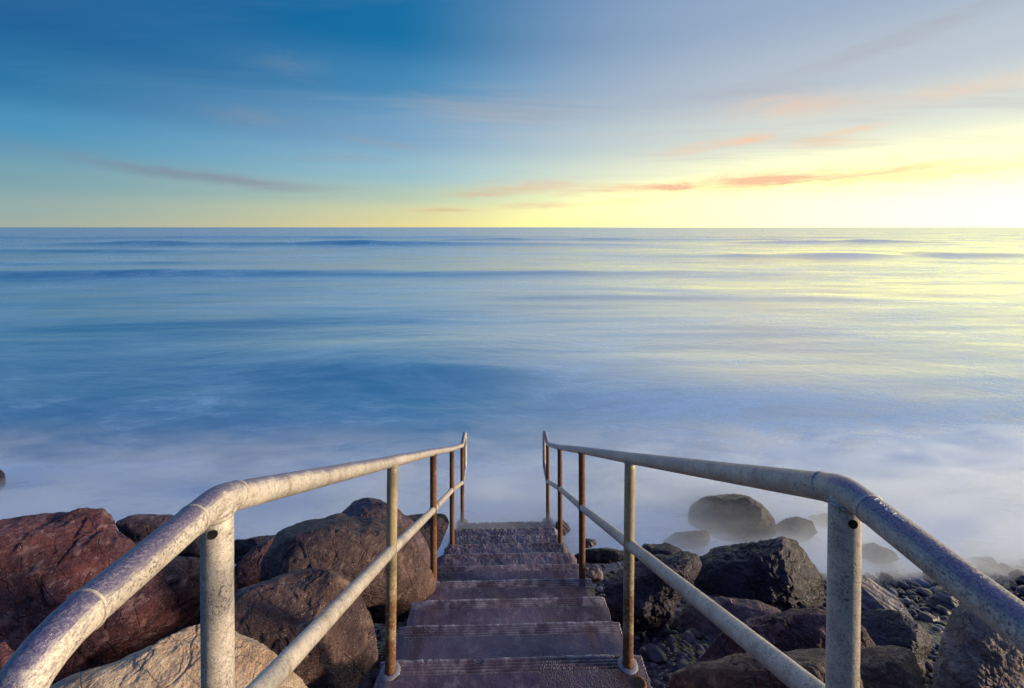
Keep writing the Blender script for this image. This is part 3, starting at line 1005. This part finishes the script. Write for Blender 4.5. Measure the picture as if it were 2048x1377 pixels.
def ico(sub):
    if sub not in _ico:
        bm = bmesh.new()
        bmesh.ops.create_icosphere(bm, subdivisions=sub, radius=1.0)
        bm.verts.ensure_lookup_table()
        _ico[sub] = (np.array([v.co[:] for v in bm.verts]), np.array([[v.index for v in f.verts] for f in bm.faces]))
        bm.free()
    return _ico[sub]


def boulder(outline, depth, mat, label, thick=0.85, sub=6, seed=0, facets=7, rough=1.0, box=2.5, name='boulder', cat='boulder', group=None, cut=(0.70, 0.95), face=None):
    O = np.array(outline, float)
    ctr = (O.max(0) + O.min(0)) / 2 * 0.5 + O.mean(0) * 0.5
    d = ray(*ctr)
    C = CAM + d * depth
    dist = np.linalg.norm(d)
    n = -d / dist                                            # towards the viewer
    er = np.cross(np.array([0, 0, 1.0]), n); er /= np.linalg.norm(er)
    eu = np.cross(n, er)
    pts = []
    for p in O:
        r = ray(*p)
        t = (C - CAM) @ n / (r @ n)
        q = CAM + r * t - C
        pts.append((q @ er, q @ eu))
    pts = np.array(pts)
    # dense star-shaped radius table
    cl = np.concatenate([pts, pts[:1]])
    dense = np.concatenate([cl[i] + (cl[i + 1] - cl[i]) * np.linspace(0, 1, 60, endpoint=False)[:, None] for i in range(len(pts))])
    th = np.arctan2(dense[:, 1], dense[:, 0])
    rr = np.hypot(dense[:, 0], dense[:, 1])
    tab = np.linspace(-math.pi, math.pi, 361)
    o = np.argsort(th)
    R = np.interp(tab, np.concatenate([th[o] - 2 * math.pi, th[o], th[o] + 2 * math.pi]), np.tile(rr[o], 3))
    ker = np.exp(-np.linspace(-2, 2, 9) ** 2); ker /= ker.sum()
    R = np.convolve(np.concatenate([R[-9:-1], R, R[1:9]]), ker, 'same')[8:-8]
    size = R.mean()
    rng = np.random.RandomState(seed + 11)
    V, Fc = ico(sub)
    a, b, c = V.T
    rho = np.hypot(a, b)
    f = 1 / (rho ** box + np.abs(c) ** box) ** (1 / box)
    P = V * f[:, None]
    # flat broken faces
    for i in range(facets):
        nv = rng.normal(size=3)
        nv[2] = abs(nv[2]) * (1 if i % 4 else -1) + 0.25 * (1 if i % 4 else -1)
        nv /= np.linalg.norm(nv)
        off = rng.uniform(*cut)
        if abs(nv[2]) < 0.45:
            off = max(off, 0.9)
        ov = P @ nv - off
        P = P - np.where(ov > 0, ov * 0.93, 0)[:, None] * nv
    for i in range(int(facets * 3.2)):                    # small chipped facets
        nv = rng.normal(size=3); nv /= np.linalg.norm(nv)
        off = rng.uniform(0.86, 0.99) if abs(nv[2]) > 0.4 else rng.uniform(0.955, 1.0)
        ov = P @ nv - off
        P = P - np.where(ov > 0, ov * 0.9, 0)[:, None] * nv
    for fa in (face or []):
        nv = np.array(fa[:3], float); nv /= np.linalg.norm(nv)
        ov = P @ nv - fa[3]
        P = P - np.where(ov > 0, ov * 0.95, 0)[:, None] * nv
    th = np.arctan2(P[:, 1], P[:, 0])
    rho = np.hypot(P[:, 0], P[:, 1])
    Rt = np.interp(th, tab, R)
    soft = sm(rho, 0.0, 0.55)
    Rt = Rt * soft + size * (1 - soft)
    D = size * thick
    L = np.stack([Rt * rho * np.cos(th), Rt * rho * np.sin(th), P[:, 2] * D], -1)
    Wd = L[:, 0:1] * er + L[:, 1:2] * eu + L[:, 2:3] * n
    nr = Wd / np.linalg.norm(Wd, axis=1)[:, None]
    q = Wd / size
    s0 = seed * 3.7
    disp = 0.055 * fbm(q * 1.5 + s0, 3) + 0.030 * (ridged(q * 2.1 + s0 + 4, 3) - 1.2) + 0.020 * fbm(q * 6 + s0, 4)
    # bedding ledges
    bed = q @ (rng.normal(size=3) * np.array([0.4, 0.4, 1.0]))
    led = fbm(np.stack([bed * 3.2, q[:, 0] * 0.5, q[:, 1] * 0.5 + s0], -1), 3)
    disp += 0.028 * led
    crack = 1 - sm(np.abs(fbm(q * 1.3 + s0 + 31, 3)), 0.0, 0.035)
    disp -= 0.030 * crack
    disp += 0.014 * (ridged(q * 8 + s0, 4) - 1.2)
    frac = fbm(q @ np.linalg.qr(rng.normal(size=(3, 3)))[0] * np.array([4.5, 1.1, 1.6]) + s0 + 50, 2)
    disp += 0.030 * (np.round(frac * 4) / 4 - frac) * (rough > 0.7)          # stepped fracture faces
    Wd = Wd + nr * (disp * rough * size)[:, None]
    base = np.array([C[0], C[1], C[2] + Wd[:, 2].min()])
    me = fast_mesh(name, Wd + C - base, Fc)
    ob = link(name, me, M[mat], None, base)
    return tag(ob, label, cat, group)


B = boulder
# --- left of the stairs
B([(-40, 1045), (40, 1032), (95, 1030), (160, 1019), (205, 1018), (235, 1058), (290, 1080), (340, 1110), (400, 1120), (455, 1138), (480, 1165),
   (480, 1195), (440, 1230), (400, 1262), (300, 1325), (180, 1362), (60, 1400), (-120, 1400), (-220, 1250), (-160, 1090)], 2.75, 'red',
  'huge red-brown boulder at the left edge, behind the near handrail post', 0.62, 7, 3, 8, 1.15, 3.0)
B([(60, 1400), (140, 1352), (230, 1325), (300, 1290), (370, 1255), (402, 1246), (470, 1256), (520, 1290), (560, 1320), (600, 1358), (640, 1410),
   (560, 1520), (300, 1560), (80, 1500)], 1.62, 'tan', 'pale tan sunlit boulder in the left foreground behind the near post', 0.62, 7, 5, 6, 0.8, 2.6)
B([(450, 1215), (480, 1180), (560, 1150), (620, 1140), (662, 1143), (700, 1163), (730, 1200), (747, 1240), (763, 1290), (766, 1320), (740, 1345),
   (715, 1375), (690, 1430), (600, 1440), (500, 1350), (450, 1280)], 2.12, 'brown',
  'speckled brown boulder with a flat sunlit right face, beside the third visible step', 0.75, 7, 8, 5, 0.75, 2.5, face=[(0.75, -0.1, 0.65, 0.62)])
B([(519, 1160), (524, 1120), (556, 1062), (615, 1036), (668, 1028), (740, 1034), (800, 1050), (830, 1080), (852, 1122), (869, 1160), (870, 1192),
   (850, 1222), (812, 1242), (780, 1250), (720, 1245), (640, 1230), (560, 1195)], 2.98, 'brown',
  'large smooth rounded brown boulder overhanging the left end of the steps', 0.8, 7, 12, 3, 0.6, 2.3)
B([(684, 1026), (708, 1002), (735, 994), (762, 1001), (800, 1022), (838, 1052), (858, 1100), (862, 1135), (800, 1160), (700, 1120)], 3.75, 'plum',
  'dark peaked boulder rising behind the large rounded boulder', 0.8, 6, 15, 6)
B([(796, 1034), (840, 1029), (889, 1028), (898, 1046), (890, 1072), (876, 1098), (862, 1125), (820, 1120), (795, 1080)], 4.25, 'dark',
  'dark angular block touching the rusty left posts near the stair foot', 0.7, 6, 18, 9, 0.8, 3.2)
B([(458, 1190), (468, 1135), (500, 1100), (545, 1074), (600, 1072), (600, 1150), (560, 1200), (500, 1215)], 3.5, 'red',
  'small dark reddish boulder wedged left of the large rounded boulder', 0.8, 6, 21, 6)
B([(455, 1095), (472, 1079), (490, 1080), (520, 1072), (560, 1069), (580, 1090), (565, 1125), (500, 1140), (460, 1125)], 4.55, 'plum',
  'mist-veiled grey rock at the waterline behind the left post', 0.7, 6, 24, 5)
B([(228, 1046), (260, 1033), (300, 1028), (345, 1033), (382, 1050), (410, 1064), (420, 1120), (340, 1140), (260, 1110)], 3.75, 'plum',
  'dark boulder peeping over the shoulder of the huge red-brown boulder', 0.8, 6, 27, 6)
B([(-60, 978), (-42, 940), (-8, 932), (10, 948), (12, 968), (4, 982), (-30, 990)], 6.2, 'dark', 'dark rock in the water cut by the left picture edge', 0.8, 5, 30, 5)
# --- right of the stairs
B([(1372, 1060), (1378, 1014), (1408, 994), (1460, 987), (1500, 994), (1530, 1014), (1548, 1038), (1556, 1070), (1500, 1105), (1400, 1100)], 5.5, 'plum',
  'domed boulder standing in the misty water right of the stairs', 0.8, 6, 33, 4, 0.9, 2.5)
B([(1290, 1010), (1320, 976), (1370, 960), (1405, 968), (1432, 990), (1445, 1015), (1380, 1050), (1300, 1040)], 6.35, 'granite',
  'faint low rock drowned in spray behind the domed boulder', 0.7, 5, 36, 4)
B([(1532, 1066), (1556, 1043), (1592, 1033), (1625, 1042), (1640, 1066), (1600, 1090), (1550, 1085)], 5.3, 'plum',
  'low rock in the mist left of the near right post', 0.7, 5, 39, 5)
B([(1590, 1052), (1620, 1032), (1645, 1026), (1690, 1036), (1710, 1060), (1660, 1085), (1600, 1080)], 5.55, 'plum',
  'low rock in the mist partly hidden by the near right post', 0.7, 5, 42, 5)
B([(1322, 1084), (1350, 1066), (1390, 1061), (1416, 1062), (1421, 1078), (1416, 1092), (1370, 1105), (1330, 1100)], 5.15, 'granite',
  'flat slab almost drowned in mist below the domed boulder', 0.5, 5, 45, 6)
B([(1700, 1110), (1716, 1090), (1745, 1086), (1790, 1104), (1800, 1120), (1750, 1135), (1710, 1130)], 4.95, 'granite',
  'low wet rock in the mist right of the near right post', 0.6, 5, 48, 5)
B([(1390, 1165), (1398, 1116), (1430, 1096), (1480, 1083), (1560, 1074), (1592, 1080), (1620, 1108), (1652, 1150), (1662, 1195), (1650, 1230), (1560, 1250),
   (1470, 1230), (1410, 1205)], 3.85, 'dark', 'large dark wet boulder at the waterline between right rail and near post', 0.75, 7, 51, 8, 1.2, 2.7,
  face=[(0.85, 0.25, 0.4, 0.66)])
B([(1206, 1215), (1213, 1165), (1258, 1126), (1300, 1114), (1370, 1101), (1396, 1111), (1404, 1132), (1396, 1152), (1372, 1178), (1352, 1205), (1345, 1235),
   (1312, 1262), (1258, 1268), (1220, 1258)], 3.1, 'dark', 'black angular glistening boulder against the right edge of the stairs', 0.8, 7, 54, 11, 1.25, 3.0)
B([(1252, 1118), (1288, 1089), (1330, 1085), (1362, 1098), (1378, 1118), (1340, 1145), (1270, 1145)], 3.95, 'dark',
  'small dark peaked rock behind the black angular boulder', 0.8, 6, 57, 7)
B([(1336, 1250), (1380, 1204), (1450, 1194), (1520, 1204), (1566, 1222), (1560, 1270), (1470, 1310), (1380, 1330), (1340, 1300)], 3.05, 'plum',
  'rough purple rock low between black boulder and red-brown boulder', 0.7, 6, 60, 5)
B([(1380, 1345), (1440, 1268), (1500, 1236), (1560, 1223), (1630, 1219), (1682, 1229), (1722, 1250), (1750, 1292), (1745, 1330), (1650, 1370), (1500, 1380),
   (1400, 1370)], 2.5, 'red', 'red-brown wedge boulder behind the foot of the near right post', 0.75, 7, 63, 9, 1.35, 2.8)
B([(1334, 1375), (1346, 1345), (1400, 1325), (1480, 1311), (1560, 1302), (1640, 1299), (1705, 1312), (1725, 1380), (1650, 1470), (1420, 1460)], 2.02, 'gold',
  'golden brown boulder along the bottom edge right of the stairs', 0.75, 7, 66, 9, 1.1, 2.8)
B([(1672, 1330), (1718, 1299), (1780, 1290), (1822, 1301), (1842, 1340), (1850, 1380), (1842, 1450), (1700, 1450), (1668, 1390)], 2.05, 'gold',
  'rounded brown boulder at the bottom edge right of the near post', 0.75, 6, 69, 7, 1.0, 2.6)
B([(1672, 1195), (1708, 1146), (1742, 1158), (1792, 1190), (1822, 1230), (1836, 1260), (1770, 1290), (1690, 1270)], 3.35, 'pale',
  'pale sunlit slab boulder with ribbed top right of the near post', 0.6, 6, 72, 5, 1.0, 2.7, face=[(0.4, 0.75, 0.5, 0.55)])
B([(1690, 1232), (1755, 1220), (1800, 1222), (1832, 1246), (1860, 1270), (1874, 1286), (1866, 1312), (1856, 1352), (1846, 1400), (1780, 1420), (1705, 1340)], 2.7, 'dark',
  'dark blocky boulder below the pale slab, its right edge sunlit', 0.8, 7, 75, 8, 0.9, 3.0, face=[(0.9, 0.3, 0.3, 0.72)])
B([(1862, 1400), (1870, 1320), (1890, 1258), (1905, 1214), (1932, 1199), (1982, 1232), (2032, 1292), (2048, 1332), (2056, 1420), (1960, 1500), (1870, 1480)], 1.95, 'granite',
  'tall grey granite boulder in the bottom right corner below the rail', 0.75, 7, 78, 7, 1.3, 2.8, face=[(0.62, 0.15, 0.75, 0.62)])
B([(1918, 1136), (1926, 1117), (1955, 1114), (1982, 1113), (1996, 1126), (2003, 1148), (1965, 1164), (1928, 1156)], 4.85, 'pale',
  'small pale-ended rock on the shingle above the right rail', 0.7, 5, 81, 8)
B([(1996, 1142), (2015, 1120), (2050, 1106), (2090, 1112), (2100, 1145), (2040, 1160)], 5.05, 'plum', 'misty rock at the waterline cut by the right picture edge', 0.7, 5, 84, 5)
B([(1842, 1228), (1856, 1192), (1886, 1183), (1912, 1186), (1920, 1215), (1896, 1245), (1855, 1248)], 3.75, 'pale', 'flat pale slab among pebbles behind the granite boulder', 0.6, 5, 87, 7)
B([(2030, 1345), (2046, 1310), (2090, 1300), (2130, 1340), (2120, 1420), (2040, 1420)], 2.2, 'dark', 'dark rock cut by the right edge in the lower corner', 0.8, 5, 90, 6)
B([(1145, 1112), (1175, 1098), (1215, 1096), (1258, 1104), (1262, 1118), (1220, 1128), (1160, 1126)], 4.35, 'dark', 'low dark ledge among wet pebbles beyond the stairs', 0.6, 5, 93, 6)
B([(1108, 1062), (1112, 1044), (1124, 1040), (1136, 1048), (1142, 1060), (1130, 1072), (1114, 1072)], 5.25, 'pale', 'pale broken concrete lump at the right foot of the stairs', 0.8, 5, 96, 6, 1.4)
B([(1163, 1088), (1172, 1077), (1190, 1079), (1194, 1088), (1184, 1096), (1168, 1097)], 4.9, 'pale', 'small angular pale stone near the stair foot', 0.8, 4, 99, 8, cat='stone', name='stone')
B([(1174, 1160), (1180, 1142), (1196, 1136), (1206, 1144), (1206, 1160), (1192, 1168)], 3.75, 'granite', 'grey pointed stone beside the middle steps', 0.8, 5, 102, 8, cat='stone', name='stone')
B([(-60, 1350), (-30, 1290), (10, 1285), (36, 1310), (40, 1350), (0, 1400), (-50, 1400)], 2.0, 'red', 'small red-brown rock behind the bend of the left handrail', 0.7, 5, 105, 6)


# ------------------------------------------------------------------ pebbles
def pebble_mesh(sub, seed):
    V, Fc = ico(sub)
    r = np.random.RandomState(seed)
    sc = np.array([1.0, r.uniform(0.62, 0.92), r.uniform(0.42, 0.66)])
    P = V * sc
    for i in range(5):
        nv = r.normal(size=3); nv /= np.linalg.norm(nv)
        ov = P @ nv - 0.62 * r.uniform(0.7, 1.0)
        P = P - np.where(ov > 0, ov * 0.85, 0)[:, None] * nv
    return P * (1 + 0.22 * fbm(V * 1.2 + seed * 5.1, 3))[:, None], Fc


def shingle():
    """small pebbles too many to count, lying over the whole shore"""
    rng = np.random.RandomState(5)
    protos = [pebble_mesh(2, 40 + i) for i in range(6)]
    V, Q, off = [], [], 0
    N = 7200
    for i in range(N):
        x = rng.uniform(-3.2, 6.6)
        y = rng.uniform(1.3, 5.3)
        if abs(x) < 0.70 or (x < -0.7 and rng.rand() < 0.55):
            continue
        P, Fc = protos[i % 6]
        r = rng.uniform(0.016, 0.042) * (1.25 if rng.rand() < 0.15 else 1)
        a = rng.uniform(0, 6.28)
        c, sn = math.cos(a), math.sin(a)
        tl = rng.normal(0, 0.18)
        R = np.array([[c, -sn, 0], [sn, c, 0], [0, 0, 1]]) @ np.array([[1, 0, 0], [0, math.cos(tl), -math.sin(tl)], [0, math.sin(tl), math.cos(tl)]])
        z = float(ground_z(np.array(x), np.array(y))) + 0.02 * math.sin(x * 9) * math.sin(y * 7) + rng.uniform(-0.01, 0.02)
        V.append(P @ R.T * r + np.array([x, y, z]))
        Q.append(Fc + off)
        off += len(P)
    me = fast_mesh('shingle', np.concatenate(V), np.concatenate(Q))
    return tag(link('shingle', me, M['pebble']), 'small wet dark pebbles covering the shore between the boulders', 'pebbles', kind='stuff')


shingle()
COBBLE = [fast_mesh('cobble', *pebble_mesh(4, 90 + i)) for i in range(8)]
for cm in COBBLE:
    cm.materials.append(M['pebble'])


def on_ground(px, py):
    d = ray(px, py)
    t = 1.2
    for _ in range(60):
        p = CAM + d * t
        g = float(ground_z(np.array(p[0]), np.array(p[1])))
        t += (p[2] - g) / (abs(d[2]) + 0.35)
    return CAM + d * t


def cobbles(poly, n, smin, smax, label, group, seed):
    """single rounded stones scattered over one patch of shore"""
    rng = np.random.RandomState(seed)
    done = []
    tries = 0
    while len(done) < n and tries < n * 40:
        tries += 1
        px, py = rng.uniform(poly[0], poly[2]), rng.uniform(poly[1], poly[3])
        p = on_ground(px, py)
        if abs(p[0]) < 0.70:
            continue
        r = smin * 0.7 + (smax * 1.1 - smin * 0.7) * rng.rand() ** 2.0
        if any(np.hypot(*(p[:2] - q[:2])) < (r + rq) * 0.72 for q, rq in done):
            continue
        done.append((p, r))
        o = bpy.data.objects.new('cobble', COBBLE[rng.randint(8)])
        COL.objects.link(o)
        o.location = (p[0], p[1], p[2] + r * 0.25)
        o.scale = (r, r * rng.uniform(0.8, 1.1), r * rng.uniform(0.85, 1.2))
        o.rotation_euler = (rng.normal(0, 0.2), rng.normal(0, 0.2), rng.uniform(0, 6.28))
        tag(o, label, 'cobble', group)


cobbles((1285, 1235, 1420, 1345), 48, 0.035, 0.075, 'dark wet cobble in the puddled gap right of the nearest steps', 'cobbles in the gap right of the steps', 1)
cobbles((1120, 1062, 1262, 1205), 75, 0.04, 0.085, 'dark wet cobble beside the lower steps, right of the stair foot', 'cobbles beside the lower steps', 2)
cobbles((1775, 1160, 1900, 1290), 85, 0.045, 0.085, 'rounded wet cobble on the shingle between pale slab and granite boulder', 'cobbles behind the granite boulder', 3)
cobbles((1960, 1130, 2060, 1215), 45, 0.05, 0.095, 'rounded dark cobble at the right edge above the handrail', 'cobbles at the right edge', 4)
cobbles((694, 1318, 752, 1400), 12, 0.035, 0.055, 'dark round cobble left of the nearest step', 'cobbles left of the nearest step', 5)


# ------------------------------------------------------------------ surf mist: the drawn-out wash of the waves along the shore
def surf_mist():
    xs = np.linspace(-11, 11, 177)
    ys = np.linspace(3.4, 12.0, 111)
    X, Y = np.meshgrid(xs, ys)
    p = np.stack([X.ravel(), Y.ravel(), np.zeros(X.size)], -1)
    edge = 4.85 - 1.15 * sm(X, 1.4, 3.6) - 1.0 * sm(-X, 0.9, 2.4) + 0.22 * fbm(p * 0.9 + 3, 3).reshape(X.shape)
    t = 0.52 * sm(Y, edge - 0.25, edge + 0.95) * np.exp(-np.maximum(Y - 5.55, 0) / 0.95)
    t *= 0.85 + 0.55 * fbm(p * np.array([0.5, 0.8, 1]) + 9, 3).reshape(X.shape)
    t *= sm(11 - np.abs(X), 0, 2) * sm(12 - Y, 0, 1.5)
    t = np.maximum(t, 0.0) + 0.003
    top = np.stack([X, Y, 0.0 + t], -1)
    bot = np.stack([X, Y, np.full(X.shape, -0.06)], -1)
    r, c = X.shape
    V = np.concatenate([top.reshape(-1, 3), bot.reshape(-1, 3)])
    i = np.arange(r * c).reshape(r, c)
    q = np.stack([i[:-1, :-1], i[:-1, 1:], i[1:, 1:], i[1:, :-1]], -1).reshape(-1, 4)
    N = r * c
    Q = [q, q[:, ::-1] + N]
    for e in (i[0, ::-1], i[-1, :], i[:, 0], i[::-1, -1]):
        Q.append(np.stack([e[:-1], e[1:], e[1:] + N, e[:-1] + N], -1)[:, ::-1])
    me = fast_mesh('surf_mist', V, np.concatenate(Q))
    m = bpy.data.materials.new('surf_mist')
    m.use_nodes = True
    nt = m.node_tree
    nt.nodes.clear()
    h = NT(nt)
    out = h.n('ShaderNodeOutputMaterial')
    v = h.n('ShaderNodeVolumePrincipled')
    v.inputs['Color'].default_value = (0.975, 0.982, 0.997, 1)
    # thickest on the water, thinning upward, torn into wisps
    co = h.n('ShaderNodeNewGeometry').outputs['Position']
    sp = h.n('ShaderNodeSeparateXYZ')
    h.put(sp.inputs[0], co)
    wsp = h.noise(h.xform(co, (0.42, 1.25, 2.0), (3, 1, 0), (0, 0, -0.3)), 1.5, 4, 0.6, 0.5)
    fall = h.m('EXPONENT', h.m('MULTIPLY', sp.outputs[2], -8.5))
    h.put(v.inputs['Density'], h.m('MULTIPLY', h.m('MULTIPLY', fall, h.m('MULTIPLY', h.smooth(sp.outputs[1], 9.2, 5.3), 11.0)), h.m('ADD', 0.32, h.m('MULTIPLY', h.smooth(wsp, 0.34, 0.66), 0.95))))
    v.inputs['Anisotropy'].default_value = 0.45
    nt.links.new(v.outputs[0], out.inputs['Volume'])
    return tag(link('surf_mist', me, m), 'pale mist of drawn-out surf washing round the shore rocks', 'mist', kind='stuff')


surf_mist()
